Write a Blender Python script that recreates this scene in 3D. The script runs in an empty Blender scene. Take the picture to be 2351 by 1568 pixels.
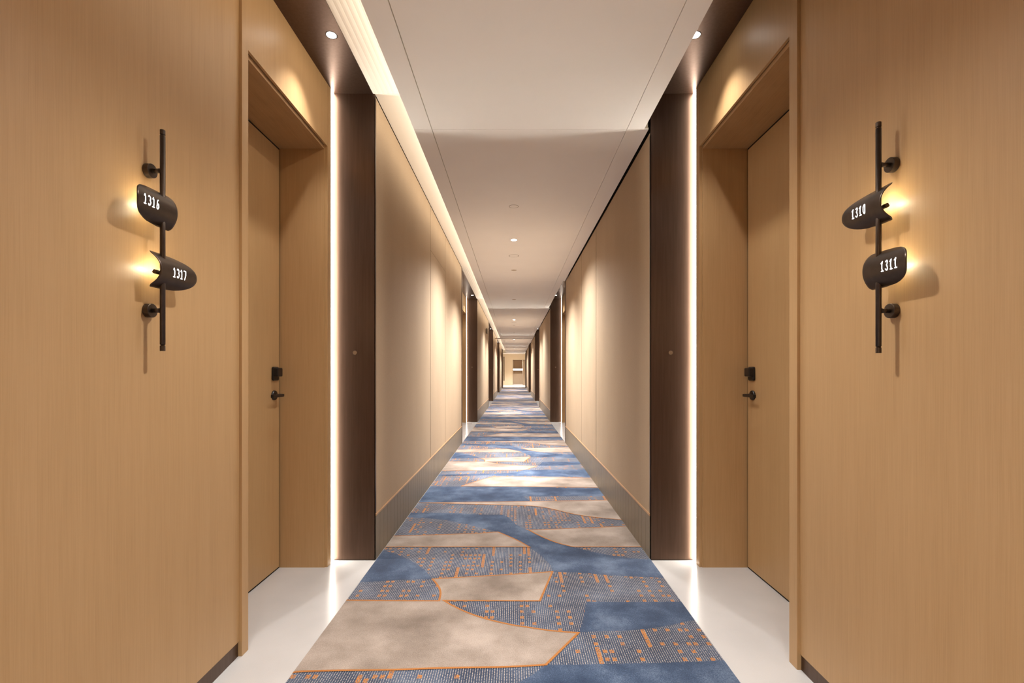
import bpy, math, random
from mathutils import Vector, Matrix
from mathutils.geometry import tessellate_polygon

S = bpy.context.scene
COL = S.collection

# ------------------------------------------------------------------ camera, world, exposure
cam_d = bpy.data.cameras.new('camera')
cam = bpy.data.objects.new('camera', cam_d); COL.objects.link(cam)
cam.location = (0.0045, 0.0, 1.17)
cam.rotation_euler = (math.radians(90), 0, 0)
cam_d.sensor_width = 36.0
cam_d.lens = 1111.0 / 2351.0 * 36.0
cam_d.shift_x = -5.1 / 2351.0
cam_d.shift_y = 71.0 / 2351.0
cam_d.clip_start = 0.02; cam_d.clip_end = 200
S.camera = cam
S.view_settings.view_transform = 'Standard'
S.view_settings.look = 'None'
S.view_settings.gamma = 1.0
S.view_settings.use_curve_mapping = False
S.view_settings.exposure = 1.14
w = bpy.data.worlds.new('world'); S.world = w; w.use_nodes = True
w.node_tree.nodes['Background'].inputs[0].default_value = (1.0, 0.9, 0.78, 1)
w.node_tree.nodes['Background'].inputs[1].default_value = 0.05
S.cycles.max_bounces = 10
S.cycles.diffuse_bounces = 7
S.cycles.glossy_bounces = 4
S.cycles.sample_clamp_indirect = 6.0
S.cycles.caustics_reflective = False
S.cycles.caustics_refractive = False

# light levels (watts / emission strengths)
P_NICHE = 30.0       # spot in each bronze bay ceiling
P_HALL = 270.0        # spot in each hall ceiling
P_SPILL = 240.0      # wide spill of the bright hall downlights
P_SOFT = 420.0       # recessed wide downlights of the hall stretches
P_BAY = 122.0         # the same in the bays
P_COVE = 1.0        # cove strip, per metre
E_STRIP = 11.0       # upright light strips
P_SHADE = 0.62       # lamp behind each sconce shade
WARM = (1.0, 0.84, 0.66)
NEUT = (1.0, 0.96, 0.91)

# ------------------------------------------------------------------ layout (metres)
CZ = 2.683           # hall ceiling
NZ = 2.905           # bronze bay ceiling and cove ceiling
XL, XR = -0.864, 0.855   # hall side walls
XW = 1.129           # wooden wall plane of the bays
XC = 1.117           # door casing plane
XD = 1.400           # door leaf plane
PER = 8.385
Zp = lambda n: 3.013 + PER * n       # bay ends here, hall block begins (bronze column face)
Ze = lambda n: 8.034 + PER * n       # hall block ends, next bay begins
END_Y = 37.9
BACK_Y = -5.37

# ------------------------------------------------------------------ materials
def new_mat(name):
    m = bpy.data.materials.new(name); m.use_nodes = True
    nt = m.node_tree; b = nt.nodes['Principled BSDF']
    return m, nt, b

def setp(b, col=None, rough=None, metal=None, spec=None):
    if col: b.inputs['Base Color'].default_value = (*col, 1)
    if rough is not None: b.inputs['Roughness'].default_value = rough
    if metal is not None: b.inputs['Metallic'].default_value = metal
    if spec is not None: b.inputs['Specular IOR Level'].default_value = spec

def N(nt, t, **kw):
    n = nt.nodes.new(t)
    for k, v in kw.items(): setattr(n, k, v)
    return n

def ramp(nt, fac, stops):
    r = N(nt, 'ShaderNodeValToRGB')
    e = r.color_ramp.elements
    e[0].position, e[0].color = stops[0][0], (*stops[0][1], 1)
    e[1].position, e[1].color = stops[-1][0], (*stops[-1][1], 1)
    for p, c in stops[1:-1]:
        x = e.new(p); x.color = (*c, 1)
    nt.links.new(fac, r.inputs[0]); return r.outputs[0]

def math_n(nt, op, a, b=None, c=None):
    n = N(nt, 'ShaderNodeMath', operation=op)
    for i, v in enumerate((a, b, c)):
        if v is None: continue
        if isinstance(v, (int, float)): n.inputs[i].default_value = v
        else: nt.links.new(v, n.inputs[i])
    return n.outputs[0]

def mixc(nt, fac, a, b, blend='MIX'):
    n = N(nt, 'ShaderNodeMix', data_type='RGBA', blend_type=blend)
    for k, v in ((0, fac), (6, a), (7, b)):
        if isinstance(v, (int, float)): n.inputs[k].default_value = v
        elif isinstance(v, tuple): n.inputs[k].default_value = (*v, 1)
        else: nt.links.new(v, n.inputs[k])
    return n.outputs[2]

def noise(nt, scale, vec_scale=(1, 1, 1), detail=3, rough=.5, coord='Object', loc=(0, 0, 0)):
    tc = N(nt, 'ShaderNodeTexCoord'); mp = N(nt, 'ShaderNodeMapping')
    mp.inputs['Scale'].default_value = vec_scale; mp.inputs['Location'].default_value = loc
    nt.links.new(tc.outputs[coord], mp.inputs[0])
    n = N(nt, 'ShaderNodeTexNoise'); n.inputs['Scale'].default_value = scale
    n.inputs['Detail'].default_value = detail; n.inputs['Roughness'].default_value = rough
    nt.links.new(mp.outputs[0], n.inputs['Vector']); return n.outputs['Fac']

def bump(nt, b, height, strength=.2, dist=.001):
    n = N(nt, 'ShaderNodeBump'); n.inputs['Strength'].default_value = strength
    n.inputs['Distance'].default_value = dist
    nt.links.new(height, n.inputs['Height']); nt.links.new(n.outputs[0], b.inputs['Normal'])

def wood(name, light, mid, dark, grain=(1, 1, .012), rough=.42):
    m, nt, b = new_mat(name)
    fine = noise(nt, 420, grain, 4, .6)
    broad = noise(nt, 45, (grain[0], grain[1], grain[2] * 1.6), 2, .5)
    wob = noise(nt, 9, (1, 1, .25), 3, .5)
    v = math_n(nt, 'ADD', math_n(nt, 'MULTIPLY', fine, .6), math_n(nt, 'MULTIPLY', broad, .2))
    v = math_n(nt, 'ADD', v, math_n(nt, 'MULTIPLY', wob, .2))
    c = ramp(nt, v, [(.30, dark), (.5, mid), (.70, light)])
    nt.links.new(c, b.inputs['Base Color']); setp(b, rough=rough, spec=.45)
    bump(nt, b, fine, .06, .0004)
    return m

def plain(name, col, rough=.5, metal=0.0, spec=.5, var=0.0, scale=6):
    m, nt, b = new_mat(name); setp(b, col, rough, metal, spec)
    if var:
        n = noise(nt, scale, (1, 1, 1), 4)
        lo = tuple(max(0, c * (1 - var)) for c in col); hi = tuple(min(1, c * (1 + var)) for c in col)
        nt.links.new(ramp(nt, n, [(.3, lo), (.7, hi)]), b.inputs['Base Color'])
    return m

def emit(name, col, strength):
    m, nt, b = new_mat(name); setp(b, (.8, .8, .8), .5)
    b.inputs['Emission Color'].default_value = (*col, 1)
    b.inputs['Emission Strength'].default_value = strength
    return m

M = {}
M['wood'] = wood('light_oak_veneer', (.455, .290, .143), (.42, .262, .123), (.37, .223, .100))
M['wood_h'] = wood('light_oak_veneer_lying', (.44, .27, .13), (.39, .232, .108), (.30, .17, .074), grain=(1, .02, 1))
M['groove'] = plain('dark_oak_groove', (.16, .09, .045), .7)
M['ceiling'] = plain('matte_cream_paint', (.92, .905, .875), .85, spec=.2, var=.01, scale=3)
M['cove'] = plain('cove_white_paint', (.80, .75, .68), .8, spec=.2)
M['joint'] = plain('ceiling_joint', (.50, .46, .38), .9, spec=.1)
M['black'] = plain('black_gap', (.012, .010, .009), .8, spec=.2)
M['hardware'] = plain('black_metal_hardware', (.014, .012, .012), .32, .3)
M['gunmetal'] = plain('dark_bronze_lamp_metal', (.078, .058, .046), .30, .78, var=.12, scale=40)
M['rubber'] = plain('dark_rubber', (.02, .018, .017), .7)
M['ring'] = plain('beige_plastic', (.58, .52, .44), .6)
M['ringd'] = plain('shadow_ring_grey_brown', (.17, .14, .105), .7)
M['trim_oak'] = plain('satin_copper_trim', (.55, .33, .17), .35, .3)
M['emit_strip'] = emit('warm_white_strip_glow', (1.0, .92, .81), E_STRIP)
M['emit_lens'] = emit('lit_lamp_lens', (1.0, .95, .88), 14.0)
M['emit_num'] = emit('lit_numerals', (.96, .98, 1.0), 3.4)
M['emit_lamp'] = emit('sconce_lamp_glow', (1.0, .83, .50), 10.0)
M['emit_shelf'] = emit('lit_shelf_glow', (1.0, .97, .92), 6.0)

# bronze metal with a faint brushed cloudiness
m, nt, b = new_mat('brushed_bronze_metal')
n = noise(nt, 70, (1, 1, .05), 3)
nt.links.new(ramp(nt, n, [(.3, (.100, .061, .042)), (.7, (.118, .074, .054))]), b.inputs['Base Color'])
setp(b, None, .34, .88, .5); M['bronze'] = m

# woven wall covering
m, nt, b = new_mat('beige_woven_wall_covering')
n1 = noise(nt, 420, (.25, .25, 1), 2); n2 = noise(nt, 420, (1, 1, .18), 2); n3 = noise(nt, 3, (1, 1, .4), 3)
v = math_n(nt, 'ADD', math_n(nt, 'MULTIPLY', n1, .35), math_n(nt, 'MULTIPLY', n2, .35))
v = math_n(nt, 'ADD', v, math_n(nt, 'MULTIPLY', n3, .3))
nt.links.new(ramp(nt, v, [(.35, (.365, .272, .185)), (.65, (.43, .328, .227))]), b.inputs['Base Color'])
setp(b, None, .72, 0, .25); bump(nt, b, v, .12, .0006); M['fabric'] = m
M['pale'] = wood('pale_lacquered_oak', (.72, .60, .42), (.68, .56, .385), (.62, .50, .33))

# grey brown base board panels
m, nt, b = new_mat('grey_brown_baseboard')
n1 = noise(nt, 300, (1, 1, .08), 3)
nt.links.new(ramp(nt, n1, [(.3, (.215, .175, .125)), (.7, (.26, .215, .16))]), b.inputs['Base Color'])
setp(b, None, .45, .25, .4); M['base'] = m
M['base_groove'] = plain('baseboard_groove', (.15, .12, .085), .6)

# polished pale stone
m, nt, b = new_mat('polished_white_stone')
n1 = noise(nt, 500, (1, 1, 1), 2); n2 = noise(nt, 4, (1, 1, 1), 4)
v = math_n(nt, 'ADD', math_n(nt, 'MULTIPLY', n1, .5), math_n(nt, 'MULTIPLY', n2, .5))
nt.links.new(ramp(nt, v, [(.35, (.48, .47, .468)), (.6, (.53, .52, .517))]), b.inputs['Base Color'])
setp(b, None, .22, 0, .35); M['stone'] = m

# carpet piles ---------------------------------------------------------------
def pile(nt, b, strength=.5):
    h = noise(nt, 260, (1, 1, 1), 4, .8)
    bump(nt, b, h, strength, .003); setp(b, None, .95, 0, .1)
    b.inputs['Sheen Weight'].default_value = .15
    return h

m, nt, b = new_mat('beige_carpet_pile')
h = pile(nt, b); c1 = noise(nt, 3.2, (1, 1, 1), 4, .55)
v = math_n(nt, 'ADD', math_n(nt, 'MULTIPLY', h, .45), math_n(nt, 'MULTIPLY', c1, .55))
nt.links.new(ramp(nt, v, [(.38, (.165, .128, .104)), (.5, (.285, .232, .196)), (.62, (.43, .36, .315))]), b.inputs['Base Color'])
M['c_beige'] = m

def blue_col(nt, h):
    c1 = noise(nt, 3.6, (1, 1, 1), 4, .6, loc=(3.1, 1.7, 0))
    v = math_n(nt, 'ADD', math_n(nt, 'MULTIPLY', h, .5), math_n(nt, 'MULTIPLY', c1, .5))
    return ramp(nt, v, [(.39, (.012, .026, .062)), (.5, (.038, .066, .125)), (.61, (.125, .170, .255))])

m, nt, b = new_mat('blue_carpet_pile')
h = pile(nt, b); nt.links.new(blue_col(nt, h), b.inputs['Base Color']); M['c_blue'] = m

m, nt, b = new_mat('orange_carpet_pile')
h = pile(nt, b)
nt.links.new(ramp(nt, h, [(.34, (.26, .095, .020)), (.64, (.46, .185, .048))]), b.inputs['Base Color']); M['c_orange'] = m

m, nt, b = new_mat('blue_ribbed_carpet_with_orange_flecks')
h = pile(nt, b); base = mixc(nt, .28, blue_col(nt, h), (.030, .034, .050))
tc = N(nt, 'ShaderNodeTexCoord'); sx = N(nt, 'ShaderNodeSeparateXYZ'); nt.links.new(tc.outputs['Object'], sx.inputs[0])
X, Y = sx.outputs[0], sx.outputs[1]
RIB = .0095
def cells(wx, wy, seed):
    ix = math_n(nt, 'FLOOR', math_n(nt, 'DIVIDE', math_n(nt, 'ADD', X, 10), wx))
    iy = math_n(nt, 'FLOOR', math_n(nt, 'DIVIDE', math_n(nt, 'ADD', Y, 20), wy))
    cb = N(nt, 'ShaderNodeCombineXYZ'); nt.links.new(ix, cb.inputs[0]); nt.links.new(iy, cb.inputs[1]); cb.inputs[2].default_value = seed
    wn = N(nt, 'ShaderNodeTexWhiteNoise', noise_dimensions='3D'); nt.links.new(cb.outputs[0], wn.inputs['Vector'])
    return wn.outputs['Value']
fx = math_n(nt, 'FRACT', math_n(nt, 'DIVIDE', math_n(nt, 'ADD', X, 10), RIB))
line = math_n(nt, 'LESS_THAN', fx, .26)
fy = math_n(nt, 'ADD', math_n(nt, 'DIVIDE', math_n(nt, 'ADD', Y, 20), .017), cells(RIB, 1000.0, 5.0))
line = math_n(nt, 'MULTIPLY', line, math_n(nt, 'LESS_THAN', math_n(nt, 'FRACT', fy), .82))
line = math_n(nt, 'MULTIPLY', line, math_n(nt, 'GREATER_THAN', noise(nt, 260, (1, 1, 1), 2), .42))
col1 = mixc(nt, math_n(nt, 'MULTIPLY', line, .80), base, (.52, .46, .40))
def col_cells(seed, wy=.35):
    return cells(RIB * 3, wy, seed)
gate = math_n(nt, 'GREATER_THAN', col_cells(1.0), .60)                 # only some rib pairs carry flecks
dy = math_n(nt, 'FRACT', math_n(nt, 'DIVIDE', math_n(nt, 'ADD', Y, 20), .056))
dot = math_n(nt, 'MULTIPLY', math_n(nt, 'GREATER_THAN', cells(RIB * 3, .056, 2.0), .30), math_n(nt, 'LESS_THAN', dy, .42))
dot = math_n(nt, 'MULTIPLY', dot, gate)
dash = math_n(nt, 'GREATER_THAN', cells(RIB * 3, .21, 3.0), .945)
px = math_n(nt, 'FRACT', math_n(nt, 'DIVIDE', math_n(nt, 'ADD', X, 10), RIB * 3))
inner = math_n(nt, 'LESS_THAN', px, .64)
fl = math_n(nt, 'MULTIPLY', math_n(nt, 'MAXIMUM', dot, dash), inner)
grain = math_n(nt, 'GREATER_THAN', noise(nt, 170, (1, 1, 1), 3), .44)
fl = math_n(nt, 'MULTIPLY', fl, grain)
orange = ramp(nt, h, [(.34, (.24, .085, .018)), (.62, (.52, .215, .055))])
nt.links.new(mixc(nt, fl, col1, orange), b.inputs['Base Color'])
M['c_rib'] = m

# ------------------------------------------------------------------ mesh helpers
class MB:
    def __init__(s): s.v = []; s.f = []; s.m = []; s.sm = []
    def quad(s, pts, mi=0, smooth=False):
        b = len(s.v); s.v += [tuple(p) for p in pts]; s.f.append(tuple(range(b, b + len(pts)))); s.m.append(mi); s.sm.append(smooth)
    def box(s, x0, x1, y0, y1, z0, z1, mi=0):
        x0, x1 = min(x0, x1), max(x0, x1); y0, y1 = min(y0, y1), max(y0, y1); z0, z1 = min(z0, z1), max(z0, z1)
        b = len(s.v)
        s.v += [(x0, y0, z0), (x1, y0, z0), (x1, y1, z0), (x0, y1, z0), (x0, y0, z1), (x1, y0, z1), (x1, y1, z1), (x0, y1, z1)]
        for f in ((0, 3, 2, 1), (4, 5, 6, 7), (0, 1, 5, 4), (1, 2, 6, 5), (2, 3, 7, 6), (3, 0, 4, 7)):
            s.f.append(tuple(b + i for i in f)); s.m.append(mi); s.sm.append(False)
    def tube(s, p0, p1, r0, r1=None, seg=32, cap=True, mi=0):
        """frustum between two points"""
        r1 = r0 if r1 is None else r1
        p0, p1 = Vector(p0), Vector(p1); d = (p1 - p0).normalized()
        a = d.orthogonal().normalized(); c = d.cross(a)
        b = len(s.v)
        for p, r in ((p0, r0), (p1, r1)):
            for i in range(seg):
                t = 2 * math.pi * i / seg; s.v.append(tuple(p + a * math.cos(t) * r + c * math.sin(t) * r))
        for i in range(seg):
            j = (i + 1) % seg; s.f.append((b + i, b + j, b + seg + j, b + seg + i)); s.m.append(mi); s.sm.append(True)
        if cap:
            s.f.append(tuple(b + i for i in reversed(range(seg)))); s.m.append(mi); s.sm.append(False)
            s.f.append(tuple(b + seg + i for i in range(seg))); s.m.append(mi); s.sm.append(False)
    def lathe(s, c, axis, prof, seg=40, mi=0):
        """profile of (radius, height along axis); stacked rings"""
        c = Vector(c); d = Vector(axis).normalized(); a = d.orthogonal().normalized(); e = d.cross(a)
        b = len(s.v)
        for r, hh in prof:
            for i in range(seg):
                t = 2 * math.pi * i / seg; s.v.append(tuple(c + d * hh + (a * math.cos(t) + e * math.sin(t)) * max(r, 1e-5)))
        for k in range(len(prof) - 1):
            for i in range(seg):
                j = (i + 1) % seg
                s.f.append((b + k * seg + i, b + k * seg + j, b + (k + 1) * seg + j, b + (k + 1) * seg + i)); s.m.append(mi); s.sm.append(False)
    def build(s, name, mats, parent=None, bevel=0, loc=None):
        me = bpy.data.meshes.new(name); me.from_pydata(s.v, [], s.f); me.update()
        if not isinstance(mats, (list, tuple)): mats = [mats]
        for q in mats: me.materials.append(q)
        me.polygons.foreach_set('material_index', s.m); me.polygons.foreach_set('use_smooth', s.sm)
        me.update()
        o = bpy.data.objects.new(name, me); COL.objects.link(o)
        if loc: o.location = loc
        if parent: o.parent = parent
        if bevel:
            bv = o.modifiers.new('bevel', 'BEVEL'); bv.width = bevel; bv.segments = 3; bv.limit_method = 'ANGLE'; bv.angle_limit = math.radians(50)
        return o

def structure(o): o['kind'] = 'structure'; return o
def tag(o, label, cat, group=None):
    o['label'] = label; o['category'] = cat
    if group: o['group'] = group
    return o
def empty(name, loc, rz=0):
    o = bpy.data.objects.new(name, None); COL.objects.link(o); o.location = loc; o.rotation_euler.z = rz
    o.empty_display_size = .1; return o
def copy_tree(o, parent=None):
    c = o.copy(); COL.objects.link(c)
    if parent: c.parent = parent
    for ch in list(o.children): copy_tree(ch, c)
    return c
def light(name, kind, loc, parent, energy, col, **kw):
    d = bpy.data.lights.new(name, kind); d.energy = energy; d.color = col
    for k, v in kw.items(): setattr(d, k, v)
    o = bpy.data.objects.new(name, d); COL.objects.link(o); o.location = loc
    if parent: o.parent = parent
    return o
ORD = ['nearest', 'second', 'third', 'fourth', 'fifth']
SIDE = {-1: 'left', 1: 'right'}

# ------------------------------------------------------------------ floor
mb = MB(); mb.box(-1.46, 1.46, BACK_Y, 49.2, -.06, 0); structure(mb.build('floor', M['stone']))

# ------------------------------------------------------------------ carpet
CW = .853; PERC = .00296 * 1300.0
POLY = {
    'G1': [(-1.025,1.844),(-1.065,2.471),(-0.871,2.471),(-0.563,2.465),(-0.378,2.464),(-0.382,2.544),(-0.395,2.601),(-0.426,2.671),(-0.455,2.724),(-0.386,2.735),(0.053,2.795),(0.228,2.825),(0.135,2.464),(-0.354,2.467),(-0.296,2.405),(-0.214,2.335),(-0.115,2.274),(0.003,2.225),(0.055,2.212),(0.167,2.178),(0.291,2.161),(0.242,2.09),(0.182,2.001),(0.13,1.925),(0.068,1.919),(-0.031,1.91),(-0.253,1.906),(-0.486,1.891),(-0.695,1.888),(-0.834,1.882),(-0.868,1.869)],
    'B2': [(0.374,2.457),(0.603,2.451),(0.857,2.457),(1.109,2.457),(1.112,2.281),(0.852,2.279),(0.722,2.225),(0.551,2.182),(0.369,2.174),(0.294,2.165),(0.319,2.238),(0.339,2.313),(0.357,2.399)],
    'B3': [(-0.865,3.172),(-0.785,3.129),(-0.687,3.046),(-0.589,2.943),(-0.503,2.823),(-0.458,2.724),(-0.634,2.713),(-0.744,2.697),(-0.864,2.677),(-1.141,2.648),(-1.144,3.186)],
    'B4': [(-1.16,4.037),(-0.852,4.021),(-0.528,4.006),(-0.248,3.959),(-0.084,3.959),(-0.029,3.854),(0.023,3.687),(0.105,3.567),(0.19,3.438),(0.288,3.307),(0.395,3.223),(0.498,3.15),(0.62,3.073),(0.754,3.026),(0.87,3.006),(1.122,2.961),(1.078,2.714),(0.854,2.74),(0.673,2.756),(0.493,2.789),(0.379,2.812),(0.233,2.825),(0.226,2.918),(0.201,2.994),(0.166,3.1),(0.107,3.215),(0.027,3.355),(-0.06,3.464),(-0.115,3.529),(-0.174,3.57),(-0.296,3.66),(-0.452,3.768),(-0.64,3.854),(-0.859,3.883),(-1.157,3.904)],
    'G3': [(-1.106,3.421),(-0.867,3.438),(-0.614,3.461),(-0.259,3.497),(-0.115,3.529),(-0.06,3.464),(0.027,3.355),(0.107,3.221),(0.061,3.226),(-0.674,3.226),(-0.873,3.223),(-1.127,3.218)],
    'G4': [(0.113,3.57),(0.437,3.608),(0.864,3.66),(1.203,3.704),(1.164,3.226),(0.862,3.226),(0.396,3.226),(0.288,3.307),(0.19,3.438)],
    'G5': [(-0.866,4.318),(-0.173,4.348),(0.856,4.404),(1.196,4.422),(1.206,3.714),(0.873,3.811),(0.649,3.883),(0.481,3.974),(0.355,4.102),(0.219,4.204),(-0.071,4.246),(-0.465,4.282)],
    'B5': [(-1.246,4.952),(-0.856,4.937),(-0.083,4.928),(0.865,4.853),(1.22,4.833),(1.234,4.561),(0.856,4.561),(0.34,4.541),(0.09,4.541),(0.157,4.367),(-0.173,4.355),(-0.86,4.333),(-1.205,4.326)],
    'G6': [(-0.538,4.947),(-0.395,5.179),(-0.229,5.41),(0.279,5.381),(0.851,5.326),(1.148,5.306),(1.185,4.869),(0.861,4.891),(-0.084,4.939)],
    'B1': [(0.031,1.823),(0.082,1.869),(0.115,1.91),(0.128,1.923),(0.489,1.936),(0.732,1.945),(0.859,1.959),(1.082,1.964),(1.164,1.533),(0.864,1.533),(-0.099,1.619),(-0.819,1.594),(-1.222,1.591),(-1.191,1.675),(-0.83,1.67),(-0.239,1.715),(-0.04,1.76)],
}
def clip(poly, ax, lim, keep_less):
    out = []
    ins = (lambda p: p[ax] <= lim) if keep_less else (lambda p: p[ax] >= lim)
    for i in range(len(poly)):
        a, c = poly[i - 1], poly[i]
        if ins(a) != ins(c):
            t = (lim - a[ax]) / (c[ax] - a[ax]); out.append((a[0] + t * (c[0] - a[0]), a[1] + t * (c[1] - a[1])))
        if ins(c): out.append(c)
    return out
def clip4(p, y0, y1):
    for ax, lim, kl in ((0, CW, True), (0, -CW, False), (1, y1, True), (1, y0, False)):
        if len(p) < 3: return []
        p = clip(p, ax, lim, kl)
    return p if len(p) >= 3 else []
def smooth_poly(p, it=1):
    """soften gentle bends, keep sharp corners"""
    for _ in range(it):
        q = []
        for i in range(len(p)):
            a, b_, c = Vector(p[i - 1]), Vector(p[i]), Vector(p[(i + 1) % len(p)])
            if (b_ - a).angle(c - b_, 0) < .6:
                l = min((b_ - a).length, (c - b_).length) * .25
                q.append(tuple(b_ - (b_ - a).normalized() * l)); q.append(tuple(b_ + (c - b_).normalized() * l))
            else: q.append(p[i])
        p = q
    return p
C0, C1 = BACK_Y + .02, 37.25
cb = MB()
cb.box(-CW, CW, C0, C1, 0, .006, 0)
def flat(poly, z, mi):
    if len(poly) < 3: return
    b0 = len(cb.v); cb.v += [(x, y, z) for x, y in poly]
    for t in tessellate_polygon([[Vector((x, y, 0)) for x, y in poly]]):
        a, b_, c = (poly[i] for i in t)
        ar = (b_[0] - a[0]) * (c[1] - a[1]) - (c[0] - a[0]) * (b_[1] - a[1])
        if abs(ar) < 1e-9: continue
        cb.f.append(tuple(b0 + i for i in (t if ar > 0 else reversed(t)))); cb.m.append(mi); cb.sm.append(False)
OW = .0055
for r in range(-2, 10):
    off = r * PERC
    if off + 1.5 > C1 or off + 5.5 < C0: continue
    for key, P in POLY.items():
        P2 = smooth_poly([(x, y + off) for x, y in P], 2)
        if key[0] == 'B': flat(clip4(P2, C0, C1), .0066, 1)
        else:
            flat(clip4(P2, C0, C1), .0072, 2)
            n = len(P2); vec = [Vector(p) for p in P2]; io = []
            for i in range(n):                                      # mitred outline so neighbouring pieces share their ends
                d0 = (vec[i] - vec[i - 1]); d1 = (vec[(i + 1) % n] - vec[i])
                d0 = d0.normalized() if d0.length > 1e-6 else d1.normalized()
                d1 = d1.normalized() if d1.length > 1e-6 else d0
                n0 = Vector((-d0.y, d0.x)); n1 = Vector((-d1.y, d1.x)); mt = (n0 + n1)
                mt = mt.normalized() if mt.length > 1e-3 else n0
                l = OW / max(.35, mt.dot(n0)); io.append((vec[i] - mt * l, vec[i] + mt * l))
            for i in range(n):
                a, c = io[i], io[(i + 1) % n]
                flat(clip4([tuple(a[0]), tuple(c[0]), tuple(c[1]), tuple(a[1])], C0, C1), .0078, 3)
carpet = cb.build('carpet', [M['c_rib'], M['c_blue'], M['c_beige'], M['c_orange']])
tag(carpet, 'long blue and beige patterned hall carpet with orange outlines and flecks', 'carpet')

# ------------------------------------------------------------------ ceilings
mb = MB()
XS = [(-.620, -.5103), (-.5053, .7037), (.7072, None)]
mb_j = MB()
ybr = [BACK_Y]
for n in range(-1, 5): ybr += [Zp(n) if n >= 0 else None, Ze(n)]
ybr = sorted([y for y in ybr if y is not None and y < END_Y] + [END_Y])
for i in range(len(ybr) - 1):
    y0, y1 = ybr[i], ybr[i + 1]
    mid = (y0 + y1) / 2
    hall = any(Zp(n) < mid < Ze(n) for n in range(-1, 5))
    xr = XR - .014 if hall else .813
    for a, c in XS:
        mb.box(a, xr if c is None else c, y0 + .0015, y1 - .0015, CZ, CZ + .012)
    mb.box(-.616, xr - .004, y0, y1, CZ + .008, CZ + .05, 1)
structure(mb.build('ceiling', [M['ceiling'], M['joint']]))
# slab lip at the right in the bays and at the cove, top side painted
mb = MB()
yy = 21.7
mb.box(-1.46, 1.46, BACK_Y, END_Y, NZ + .012, NZ + .06)            # closing slab above
structure(mb.build('ceiling', M['black']))
mb = MB()                                                            # cove ceiling, fluted over the bays
for i in range(-1, 6):
    y0 = max(BACK_Y, Ze(i - 1)); y1 = min(Zp(i), END_Y)
    if y1 > y0:
        k = 9; x0, x1 = -.874, -.600; wd = (x1 - x0) / k
        for j in range(k):
            a = x0 + j * wd
            pr = [(a, NZ), (a + wd * .15, NZ - .0008), (a + wd * .5, NZ - .0016), (a + wd * .85, NZ - .0008), (a + wd, NZ)]
            for q in range(4):
                (xa, za), (xb, zb) = pr[q], pr[q + 1]
                mb.quad([(xa, y0, za), (xa, y1, za), (xb, y1, zb), (xb, y0, zb)])
        mb.box(-.600, .62, y0, y1, NZ - .002, NZ + .01)
        mb.box(-.874, -.600, y0, y1, NZ + .002, NZ + .01)
    y2, y3 = max(BACK_Y, Zp(i)), min(Ze(i), END_Y)
    if y3 > y2: mb.box(-.862, .86, y2, y3, NZ - .002, NZ + .01)
structure(mb.build('ceiling', M['cove']))
for sx in (-1, 1):                                                   # bronze bay ceilings
    for n in range(5):
        y0, y1 = Ze(n - 1), Zp(n)
        mb = MB(); mb.box(sx * (.876 if sx < 0 else .60), sx * 1.41, y0, y1, NZ, NZ + .010)
        structure(mb.build('ceiling', M['bronze']))

# dark shutter slot across the ceiling far down the hall
mb = MB(); mb.box(XL + .002, XR - .002, 21.68, 21.72, CZ - .010, CZ + .012); structure(mb.build('trim_1', M['bronze']))

# ------------------------------------------------------------------ hall walls (beige blocks between the bays)
def hall_wall(sx, n):
    x = XL if sx < 0 else XR
    y0, y1 = Zp(n), min(Ze(n), END_Y)
    y0b = max(y0, BACK_Y)
    top = NZ - .010 if sx < 0 else CZ - .012
    o = x + sx * .05
    mb = MB()
    mb.box(o, sx * 1.40, y0b + .012, y1 - .012, 0, NZ, 1)                # core
    mb.box(x + sx * .0015, o, y0b + .012, y1 - .012, .285, top - .002, 1)   # dark joint filler
    cuts = [y0b + .012, y0 + 2.01, y0 + 3.09, y1 - .004]
    cuts = [c for c in cuts if c >= y0b + .01]
    if len(cuts) < 2: cuts = [y0b + .012, y1 - .004]
    for i in range(len(cuts) - 1):
        a, c = cuts[i], cuts[i + 1]
        if c <= a or c > y1: 
            c = min(c, y1 - .004)
            if c <= a: continue
        if i == 1 and sx < 0:
            mb.box(x, o, a + .007, c - .007, .285, 2.4375, 0); mb.box(x, o, a + .007, c - .007, 2.4415, top, 0)
        else: mb.box(x, o, a + .007, c - .007, .285, top, 0)
    structure(mb.build('wall_' + SIDE[sx], [M['fabric'], M['black']]))
    # base board: grooved panels under a thin copper line
    xb = x - sx * .004
    mb = MB(); nb = max(1, round((y1 - y0b) / .0925)); st = (y1 - y0b - .012) / nb
    mb.box(xb + sx * .004, o, y0b + .012, y1 - .004, 0, .274, 1)
    for i in range(nb):
        a = y0b + .012 + i * st
        mb.box(xb, o, a + .0015, a + st - .0015, 0, .274, 0)
    mb.box(xb - sx * .003, o, y0b + .012, y1 - .004, .274, .285, 2)
    structure(mb.build('baseboard_' + SIDE[sx], [M['base'], M['base_groove'], M['trim_oak']]))
    # bronze edge closing the far end of the block
    if n < 4:
        mb = MB(); mb.box(x - sx * .006, sx * 1.40, y1 - .004, y1 + .004, 0, top); mb.box(x - sx * .006, x + sx * .01, y1 - .07, y1 + .004, 0, top)
        structure(mb.build('trim_2', M['bronze']))
for n in range(-1, 5):
    for sx in (-1, 1): hall_wall(sx, n)

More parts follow.
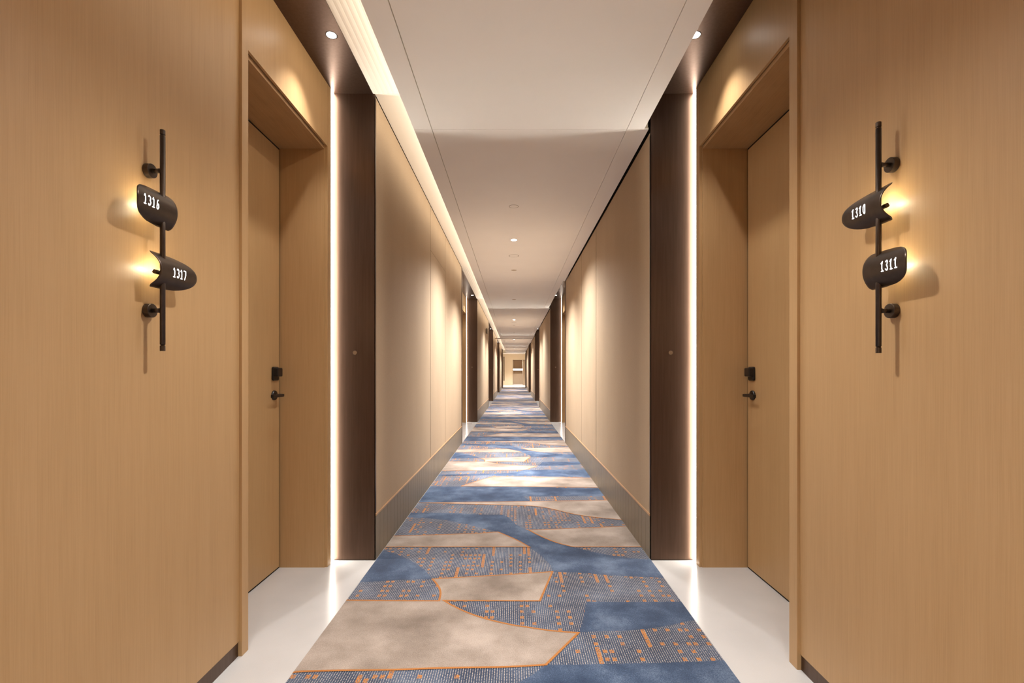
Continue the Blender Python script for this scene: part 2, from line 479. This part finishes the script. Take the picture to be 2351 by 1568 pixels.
# ------------------------------------------------------------------ bronze columns closing each bay
def column(sx, n):
    x = XL if sx < 0 else XR
    y = Zp(n)
    e = empty('bronze_column', (sx * .99, y, 0))
    mb = MB(); xi = x + 0.0 - sx * .001 - sx * .99
    mb.box(sx * 1.119 - sx * .99, xi, 0, .012, .004, NZ)
    mb.box(xi, xi + sx * .004, 0, .03, .004, (NZ if sx < 0 else CZ - .012) - .02)
    mb.build('face_panel', M['bronze'], e, bevel=.0008)
    mb = MB(); mb.box(sx * 1.119 - sx * .99, xi - sx * .001, -.001, .012, 0, .004); mb.build('shadow_base', M['black'], e)
    px = (-.988 if sx < 0 else .979) - sx * .99
    mb = MB(); mb.lathe((px, 0, 1.293), (0, -1, 0), [(.0, .0016), (.0075, .0016), (.0082, .0005), (.0105, .0005), (.0108, .003), (.0125, .003), (.0130, 0)], 32)
    mb.build('round_plug', M['plug'], e)
    tag(e, ORD[n] + ' tall dark bronze column face on the ' + SIDE[sx] + ' side of the hall', 'column', 'bronze columns')
M['plug'] = plain('brushed_brass', (.34, .25, .17), .35, .8)
for n in range(5):
    for sx in (-1, 1): column(sx, n)

# ------------------------------------------------------------------ wooden bay walls + skirting
def bay_wall(sx, n):
    y0, y1 = Ze(n - 1) + .006, Zp(n) - (1.019 if sx < 0 else 1.110)      # up to the near casing
    mb = MB(); mb.box(sx * XW, sx * 1.44, y0, y1, .062, NZ, 0)
    structure(mb.build('wall_' + SIDE[sx], [M['wood']]))
    mb = MB(); mb.box(sx * (XW + .004), sx * 1.44, y0, y1 - .001, 0, .058); mb.box(sx * (XW + .008), sx * 1.44, y0, y1, .058, .062)
    structure(mb.build('baseboard_' + SIDE[sx], M['bronze']))
for n in range(5):
    for sx in (-1, 1): bay_wall(sx, n)

# ------------------------------------------------------------------ door sets
def door_set(sx):
    """local frame: origin on floor at the wall plane, y measured from the bay end plane Zp"""
    e = empty('door_' + ('1' if sx < 0 else '2'), (0, Zp(0), 0))
    near = -.972 if sx < 0 else -1.055          # opening near edge
    nc = near - .047 if sx < 0 else near - .055
    far, fc = -.111, -.052
    top = 2.511
    S_ = lambda x: sx * x
    mb = MB()
    mb.box(S_(XC), S_(1.44), nc, near, 0, NZ, 0)                        # near casing, full height
    mb.box(S_(XC), S_(1.133), far + .006, fc, 0, NZ, 0)                # far casing
    o = mb.build('door_casing', M['wood'], e, bevel=.0012)
    mb = MB()
    mb.box(S_(1.133), S_(1.44), far, fc, 0, NZ, 0)                      # far reveal
    mb.build('reveal_panel', M['wood'], e)
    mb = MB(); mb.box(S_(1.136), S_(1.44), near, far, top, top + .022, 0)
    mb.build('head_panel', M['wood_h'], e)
    mb = MB(); mb.box(S_(XC + .001), S_(1.130), near, far + .006, top + .019, NZ, 0)
    mb.build('lintel_panel', M['wood'], e)
    mb = MB(); mb.box(S_(1.130), S_(1.44), near, far, top + .022, NZ, 0); mb.build('lintel_backing', M['groove'], e)
    mb = MB(); mb.box(S_(XD + .004), S_(1.44), near, far, 0, top, 0); mb.build('door_seal', M['black'], e)
    leaf_m = MB(); leaf_m.box(S_(XD), S_(XD + .02), near + .004, far - .011, .010, top - .012, 0)
    leaf = leaf_m.build('door_leaf', M['wood'], e, bevel=.001)
    # electronic lock
    y = Zp(0)
    lk = MB()
    ya, yb = 2.797 - y, 2.862 - y
    prof = [(0, 0)]
    lk.box(S_(XD), S_(XD - .016), ya, yb, 1.122, 1.203, 0)
    lock = lk.build('lock_body', M['hardware'], e, bevel=.009)
    lb = MB(); lb.box(S_(XD - .010), S_(XD - .038), ya + .001, yb - .003, 1.146, 1.197, 0); lb.build('lock_cover', M['hardware'], lock, bevel=.006)
    # lever handle
    hz = 1.036; hy = 2.826 - y
    hb = MB(); hb.lathe((S_(XD), hy, hz), (-sx, 0, 0), [(.028, 0), (.029, .006), (.0265, .0105), (0, .011)], 40)
    hb.tube((S_(XD - .009), hy, hz), (S_(XD - .052), hy, hz), .0105, .0095, 24)
    handle = hb.build('door_handle', M['hardware'], e)
    lv = MB(); lv.box(S_(XD - .046), S_(XD - .056), hy - .115, hy + .014, hz - .0085, hz + .0085, 0)
    lv.box(S_(XD - .040), S_(XD - .046), hy - .115, hy - .103, hz - .0085, hz + .0085, 0)
    lv.build('lever', M['hardware'], handle, bevel=.002)
    structure(e)
    return e
protos = {sx: door_set(sx) for sx in (-1, 1)}
dn = 2
for n in range(1, 5):
    for sx in (-1, 1):
        dn += 1
        c = copy_tree(protos[sx]); c.name = 'door_%d' % dn; c.location.y = Zp(n)

# ------------------------------------------------------------------ upright light strips beside the columns
def strip(sx, n):
    y = Zp(n)
    e = empty('light_strip', (sx * XC, y - .026, 0))
    mb = MB(); mb.box(sx * .004, sx * .03, -.0255, .025, 0, NZ - .001); mb.build('strip_channel', M['ring'], e)
    mb = MB(); mb.box(0, sx * .004, -.024, .024, .001, NZ - .002); mb.build('strip_diffuser', M['emit_strip'], e)
    tag(e, 'glowing floor to ceiling light strip beside the ' + ORD[n] + ' bronze column on the ' + SIDE[sx], 'light strip', 'upright light strips')
for n in range(5):
    for sx in (-1, 1): strip(sx, n)

# ------------------------------------------------------------------ downlights
def downlight(x, y, z, r, label, power, angle, blend=.5, group=None, trim=None, lit=True, col=NEUT, spill=0):
    e = empty('downlight', (x, y, z))
    mb = MB(); mb.lathe((0, 0, 0), (0, 0, -1), [(r * .80, -.001), (r * .82, .0005), (r * .95, .0018), (r, .0008), (r, -.001)], 40)
    mb.build('trim_ring', trim or M['ring'], e)
    mb = MB(); mb.lathe((0, 0, -.0004), (0, 0, -1), [(0, 0), (r * .82, 0)], 32)
    mb.build('lens', M['emit_lens'] if lit else M['ringd'], e)
    if lit:
        l = light('bulb', 'SPOT', (0, 0, -.012), e, power, col, spot_size=math.radians(angle), spot_blend=blend, shadow_soft_size=.02)
        if spill: light('spill_bulb', 'SPOT', (0, 0, -.014), e, spill, col, spot_size=math.radians(150), spot_blend=1.0, shadow_soft_size=.04)
    tag(e, label, 'downlight', group)
    return e
for n in range(5):
    for sx in (-1, 1):
        downlight(sx * .936, Zp(n) - .523, NZ, .030,
                  'small recessed downlight in the bronze soffit by the ' + ORD[n] + ' ' + SIDE[sx] + ' door', P_NICHE, 90, 1.0,
                  'bay downlights', trim=M['gunmetal'])
for n in range(5):
    y = 5.53 + PER * n
    if y > END_Y: break
    downlight(0, y, CZ, .043, 'round ceiling downlight lighting the carpet of the ' + ORD[n] + ' hall stretch', P_HALL, 31, .9, 'hall ceiling downlights', col=(1.0, .98, .95), spill=P_SPILL)
# unseen soffit lamps overhead, assumed by symmetry and added to light the near walls
for sx in (-1, 1):
    downlight(sx * .936, -.1 + .27, NZ, .030, 'added unseen recessed downlight in the bronze soffit above the ' + SIDE[sx] + ' numbered sconce', P_NICHE, 90, 1, 'bay downlights', trim=M['gunmetal'])

# speaker discs, detectors, sprinklers on the ceiling
def ceiling_disc(name, y, r, label, cat, n):
    e = empty(name, (0, y, CZ))
    mb = MB(); mb.lathe((0, 0, 0), (0, 0, -1), [(r * .9, .0006), (r * .93, .0012), (r, .0012), (r, 0)], 48); mb.build('rim', M['ringd'], e)
    mb = MB(); mb.lathe((0, 0, 0), (0, 0, -1), [(0, .0010), (r * .92, .0010), (r * .92, 0)], 48); mb.build('cover_plate', M['ceiling'], e)
    tag(e, label, cat); return e
for n in range(4):
    o = PER * n
    ceiling_disc('sprinkler_cover', 4.41 + o, .043, 'flat round sprinkler cover before the downlight of the ' + ORD[n] + ' hall stretch', 'sprinkler', n)
    ceiling_disc('ceiling_speaker', 6.28 + o, .066, 'flat round ceiling disc beyond the downlight of the ' + ORD[n] + ' hall stretch', 'ceiling speaker', n)
# deep recessed downlights: tan reflector, lamp out of sight from afar
def soft_downlight(y, label, power):
    e = empty('recessed_downlight', (0, y, CZ))
    mb = MB(); mb.lathe((0, 0, 0), (0, 0, -1), [(.036, -.001), (.037, .0008), (.041, .0015), (.043, .0008), (.043, -.001)], 40); mb.build('trim_ring', M['ring'], e)
    mb = MB(); mb.lathe((0, 0, 0), (0, 0, -1), [(0, .0004), (.037, .0006)], 40); mb.build('reflector', M['tan'], e)
    light('bulb', 'SPOT', (0, 0, -.008), e, power, NEUT, spot_size=math.radians(132), spot_blend=1.0, shadow_soft_size=.055)
    tag(e, label, 'downlight', 'recessed downlights with tan reflectors')
M['tan'] = plain('tan_reflector', (.42, .31, .18), .4, .3)
for n in range(4):
    soft_downlight(7.16 + PER * n, 'round tan recessed downlight at the far end of the ' + ORD[n] + ' hall stretch', P_SOFT)
    soft_downlight(10.04 + PER * n, 'round tan recessed downlight between the ' + ORD[n + 1] + ' pair of doors', P_BAY)
soft_downlight(7.16 - PER, 'added round tan recessed downlight, unseen behind the viewer', P_SOFT)  # unseen lamp, added at the hall's lamp spacing as fill from the back
downlight(0, 5.53 - PER, CZ, .043, 'added round bright hall downlight, unseen behind the viewer', P_HALL * .4, 40, .9, 'hall ceiling downlights', spill=P_SPILL)  # also added out of view, dimmer beam, fills the foreground from behind
soft_downlight(1.655, 'unseen round recessed downlight over the near patterned carpet between the numbered sconces', P_BAY)  # above the view; added at the bays' lamp spacing, lights the foreground

# small exit sign box on the second left wall
e = empty('sign_box', (XL, 14.9, 2.44))
mb = MB(); mb.box(0, .006, -.10, .10, -.07, .07); mb.build('back_plate', M['ringd'], e)
mb = MB(); mb.box(.006, .045, -.15, .15, -.075, .075); mb.build('housing', M['ringd'], e, bevel=.003)
tag(e, 'small brown sign box high on the far left beige wall', 'sign')

# ------------------------------------------------------------------ cove light
e = empty('cove_light', (-.585, 0, CZ + .055))
mb = MB(); mb.box(-.012, .03, BACK_Y + .05, END_Y - .05, -.004, 0); mb.build('strip_channel', M['ring'], e)
for i in range(-1, 5):
    y0, y1 = Ze(i - 1), Ze(i)
    y0 = max(y0, BACK_Y + .1); y1 = min(y1, END_Y - .1)
    L = y1 - y0
    if L <= 0: continue
    a = light('strip_light', 'AREA', (0, (y0 + y1) / 2, .045), e, P_COVE * L, (1.0, .85, .66), shape='RECTANGLE', size=.012, size_y=L - .02)
    a.rotation_euler = (0, math.radians(118), 0)
tag(e, 'warm light strip hidden in the ceiling cove along the left wall', 'cove light')

# ------------------------------------------------------------------ numbered sconces
def arc(cx, cy, rx, ry, a0, a1, n=10):
    return [(cx + rx * math.cos(math.radians(a0 + (a1 - a0) * i / n)), cy + ry * math.sin(math.radians(a0 + (a1 - a0) * i / n))) for i in range(n + 1)]
DIG = {
    '1': [[(.06, .80), (.30, 1.0), (.30, 0)], [(.06, 0), (.54, 0)]],
    '3': [arc(.29, .76, .24, .24, 150, -75, 9) + arc(.29, .26, .27, .26, 75, -150, 10)],
    '6': [[(.50, .97)] + arc(.55, .30, .48, .68, 115, 180, 6)[0:] + arc(.31, .27, .24, .27, 180, 540, 16)],
    '7': [[(.04, 1.0), (.55, 1.0), (.22, 0)]],
    '0': [arc(.30, .50, .25, .50, 0, 360, 20)],
}
R_S, PHI = .054, math.radians(68)
def shade_pt(sx, phi, yl, dr=0):
    """point on the shade shell: phi 0 faces the hall, wall side open"""
    r = R_S + dr
    return (-sx * (r * math.cos(phi) - R_S + .0), yl, r * math.sin(phi))
def make_shade(sx, dirn, number, parent, z, name):
    """dirn +1: rounded tip points away from the viewer (+y). front of the shell lies .021 in front of the bar"""
    fx = -sx * .021
    NP, NL = 28, 26
    grid = []
    for i in range(NP + 1):
        phi = -PHI + 2 * PHI * i / NP; t = phi / PHI
        flare = .004 * abs(t) ** 6
        y_s = -.036 - .011 * abs(t) ** 2 + .009 * max(0, (abs(t) - .80) / .20) ** 2
        y_e = .128 - .118 * (1 - math.sqrt(max(0, 1 - (abs(t) ** 2.3)))) * .98 + .0
        row = []
        for j in range(NL + 1):
            u = j / NL; yl = y_s + (y_e - y_s) * u
            p = shade_pt(sx, phi, yl, flare); row.append((p[0] + fx, p[1] * dirn, p[2]))
        grid.append(row)
    mb = MB(); th = .0016
    for lay in (0, 1):
        for i in range(NP):
            for j in range(NL):
                q = [grid[i][j], grid[i + 1][j], grid[i + 1][j + 1], grid[i][j + 1]]
                mb.quad(q, 0, True)
        break
    # weld grid into a clean shell
    me = bpy.data.meshes.new(name)
    vs = [p for row in grid for p in row]; W = NL + 1
    fs = [(i * W + j, (i + 1) * W + j, (i + 1) * W + j + 1, i * W + j + 1) for i in range(NP) for j in range(NL)]
    me.from_pydata(vs, [], fs); me.materials.append(M['gunmetal'])
    for p in me.polygons: p.use_smooth = True
    me.update()
    sh = bpy.data.objects.new(name, me); COL.objects.link(sh); sh.parent = parent; sh.location = (0, 0, z)
    so = sh.modifiers.new('thickness', 'SOLIDIFY'); so.thickness = .0018; so.offset = -1 if (sx * dirn) < 0 else 1
    so.offset = 0
    # numerals bent over the shell
    nb = MB(); hgt = .027; wdt = .0162; tot = wdt * len(number)
    cy = .050 if dirn > 0 else -.070
    rd = 1 if sx < 0 else -1                      # reading direction along y
    tw = .00125
    def mp(u, v, d):
        yl = cy + rd * (u - tot / 2); phi = (v - hgt / 2) / R_S
        p = shade_pt(sx, phi, yl, d); return Vector((p[0] + fx, p[1], p[2]))
    for k, ch in enumerate(number):
        for line_ in DIG[ch]:
            pts = [(k * wdt + px_ * wdt * .92, py_ * hgt) for px_, py_ in line_]
            dense = []
            for a, c in zip(pts, pts[1:]):
                m_ = max(1, int(math.dist(a, c) / .002))
                dense += [(a[0] + (c[0] - a[0]) * q / m_, a[1] + (c[1] - a[1]) * q / m_) for q in range(m_)]
            dense.append(pts[-1])
            for a, c in zip(dense, dense[1:]):
                L = math.dist(a, c)
                if L < 1e-7: continue
                nx, ny = -(c[1] - a[1]) / L * tw, (c[0] - a[0]) / L * tw
                q = [mp(a[0] + nx, a[1] + ny, .0014), mp(a[0] - nx, a[1] - ny, .0014), mp(c[0] - nx, c[1] - ny, .0014), mp(c[0] + nx, c[1] + ny, .0014)]
                nb.quad(q)
            for a in dense:
                nb.quad([mp(a[0] + tw * math.cos(t * math.pi / 4), a[1] + tw * math.sin(t * math.pi / 4), .00145) for t in range(8)])
    nb.build('room_number', M['emit_num'], sh)
    # lamp tube behind the shell
    lb = MB(); a_, b_ = -.016 * dirn, .060 * dirn
    lb.tube((sx * .014, a_, -.004), (sx * .014, b_, -.004), .0065, None, 20)
    lb.build('lamp_holder', M['gunmetal'], sh)
    lt = MB(); lt.tube((sx * .0215, a_ * .7, .0), (sx * .0215, b_ * .8, .0), .0028, None, 12)
    lt.build('lamp', M['emit_lamp'], sh)
    light('bulb', 'POINT', (sx * .012, .012 * dirn, 0), sh, P_SHADE, (1.0, .87, .58), shadow_soft_size=.013)
    return sh
def sconce(sx, y, dz, upper, lower, label):
    xb = sx * (XW - .048)
    e = empty('wall_sconce', (sx * XW, y, 1.577 + dz))
    ox = -sx * .048
    z0 = -(1.577)
    mb = MB(); zb, zt = 1.236 + z0, 1.918 + z0
    mb.tube((ox, 0, zb + .020), (ox, 0, zt - .018), .0074, None, 32)
    mb.tube((ox, 0, zb + .016), (ox, 0, zb + .020), .0058, None, 32); mb.tube((ox, 0, zt - .018), (ox, 0, zt - .014), .0058, None, 32)
    mb.build('bar', M['gunmetal'], e)
    mb = MB(); mb.lathe((ox, 0, zt - .014), (0, 0, 1), [(0, 0), (.0074, 0), (.0074, .013), (.0066, .014), (0, .014)], 32)
    mb.build('end_cap', M['gunmetal'], e)
    mb = MB(); mb.lathe((ox, 0, zb + .016), (0, 0, -1), [(0, 0), (.0074, 0), (.0074, .015), (.0066, .016), (0, .016)], 32)
    mb.build('end_cap', M['gunmetal'], e)
    for z in (1.792 + z0, 1.361 + z0):
        mb = MB(); mb.lathe((0, 0, z), (-sx, 0, 0), [(0, 0), (.0205, 0), (.0215, .001), (.0215, .0165), (.0205, .0175), (0, .0175)], 40)
        r = mb.build('wall_mount', M['gunmetal'], e)
        mb = MB(); mb.tube((-sx * .017, 0, z), (-sx * .043, 0, z), .0066, None, 24); mb.tube((-sx * .038, 0, z), (-sx * .041, 0, z), .0076, None, 24)
        mb.build('arm', M['gunmetal'], r)
    # upper / lower shades, child frames at the bar axis
    for (num, dirn), z in ((upper, 1.672 + z0), (lower, 1.483 + z0)):
        sh = make_shade(sx, dirn, num, e, z, 'lamp_shade')
        sh.location.x = ox
    tag(e, label, 'wall light', 'numbered sconces')
    return e
sconce(-1, 1.494, 0, ('1316', -1), ('1317', 1), 'dark bronze wall sconce on the left oak wall with lit numbers 1316 and 1317')
sconce(1, 1.430, -.009, ('1310', 1), ('1311', -1), 'dark bronze wall sconce on the right oak wall with lit numbers 1310 and 1311')

# ------------------------------------------------------------------ far lobby
LY, RY = 44.8, 48.5
mb = MB(); mb.box(-1.46, 1.46, END_Y, RY + .6, 2.87, 2.93); structure(mb.build('ceiling', M['cove']))
mb = MB(); mb.box(XL, XR, END_Y - .04, END_Y, CZ - .01, 2.89); structure(mb.build('trim_3', M['joint']))
mb = MB(); mb.box(-1.46, -.137, LY, LY + .08, .16, 2.87, 0); mb.box(-1.46, -.137, LY - .004, LY + .08, 0, .155, 0)
structure(mb.build('wall_back', M['pale']))
mb = MB(); mb.box(-.98, -.90, LY - .01, LY, .40, 2.62); 
o = mb.build('door_pull', M['gunmetal'], bevel=.004); tag(o, 'long dark upright pull on the pale oak panel at the hall end', 'door pull')
mb = MB(); mb.box(-.137, 1.46, LY, LY + .10, 2.34, 2.87, 0); mb.box(-.137, 1.46, LY - .004, LY + .10, 2.31, 2.34, 1); structure(mb.build('trim_4', [M['pale'], M['bronze']]))
mb = MB(); mb.box(-.137, -.10, LY + .08, RY, 0, 2.87, 0); mb.box(.83, .99, LY + .10, RY, 0, 2.87, 0)
mb.box(-.137, .90, RY, RY + .06, 0, 2.87, 0); structure(mb.build('wall_back', M['fabric']))
mb = MB(); mb.box(.83, 1.46, LY + .002, LY + .099, 0, 2.31, 0); structure(mb.build('wall_back', M['fabric']))
e = empty('lit_shelf', (.36, RY, 1.46))
mb = MB(); mb.box(-.46, .47, -.30, 0, .07, .09); mb.box(-.46, .47, -.30, 0, -.09, -.07); mb.build('shelf_board', M['ring'], e)
mb = MB(); mb.box(-.46, .47, -.26, 0, -.07, .07); mb.build('light_panel', M['emit_shelf'], e)
tag(e, 'brightly lit white shelf in the recess at the far hall end', 'shelf')
for x in (-.45, .36):
    downlight(x, 41.5, 2.87, .05, 'lobby ceiling downlight at the far end, ' + ('left one' if x < 0 else 'right one'), 520, 130, .9, 'lobby downlights')
downlight(.36, 46.8, 2.87, .05, 'ceiling downlight inside the far lit recess', 330, 110, .9, 'lobby downlights')
mb = MB()
for sx in (-1, 1): mb.box(sx * 1.46, sx * 1.50, BACK_Y, RY + .6, 0, 2.95)
structure(mb.build('wall_outer', M['fabric']))
mb = MB(); mb.box(-1.46, 1.46, BACK_Y - .06, BACK_Y, 0, NZ); structure(mb.build('wall_front', M['fabric']))
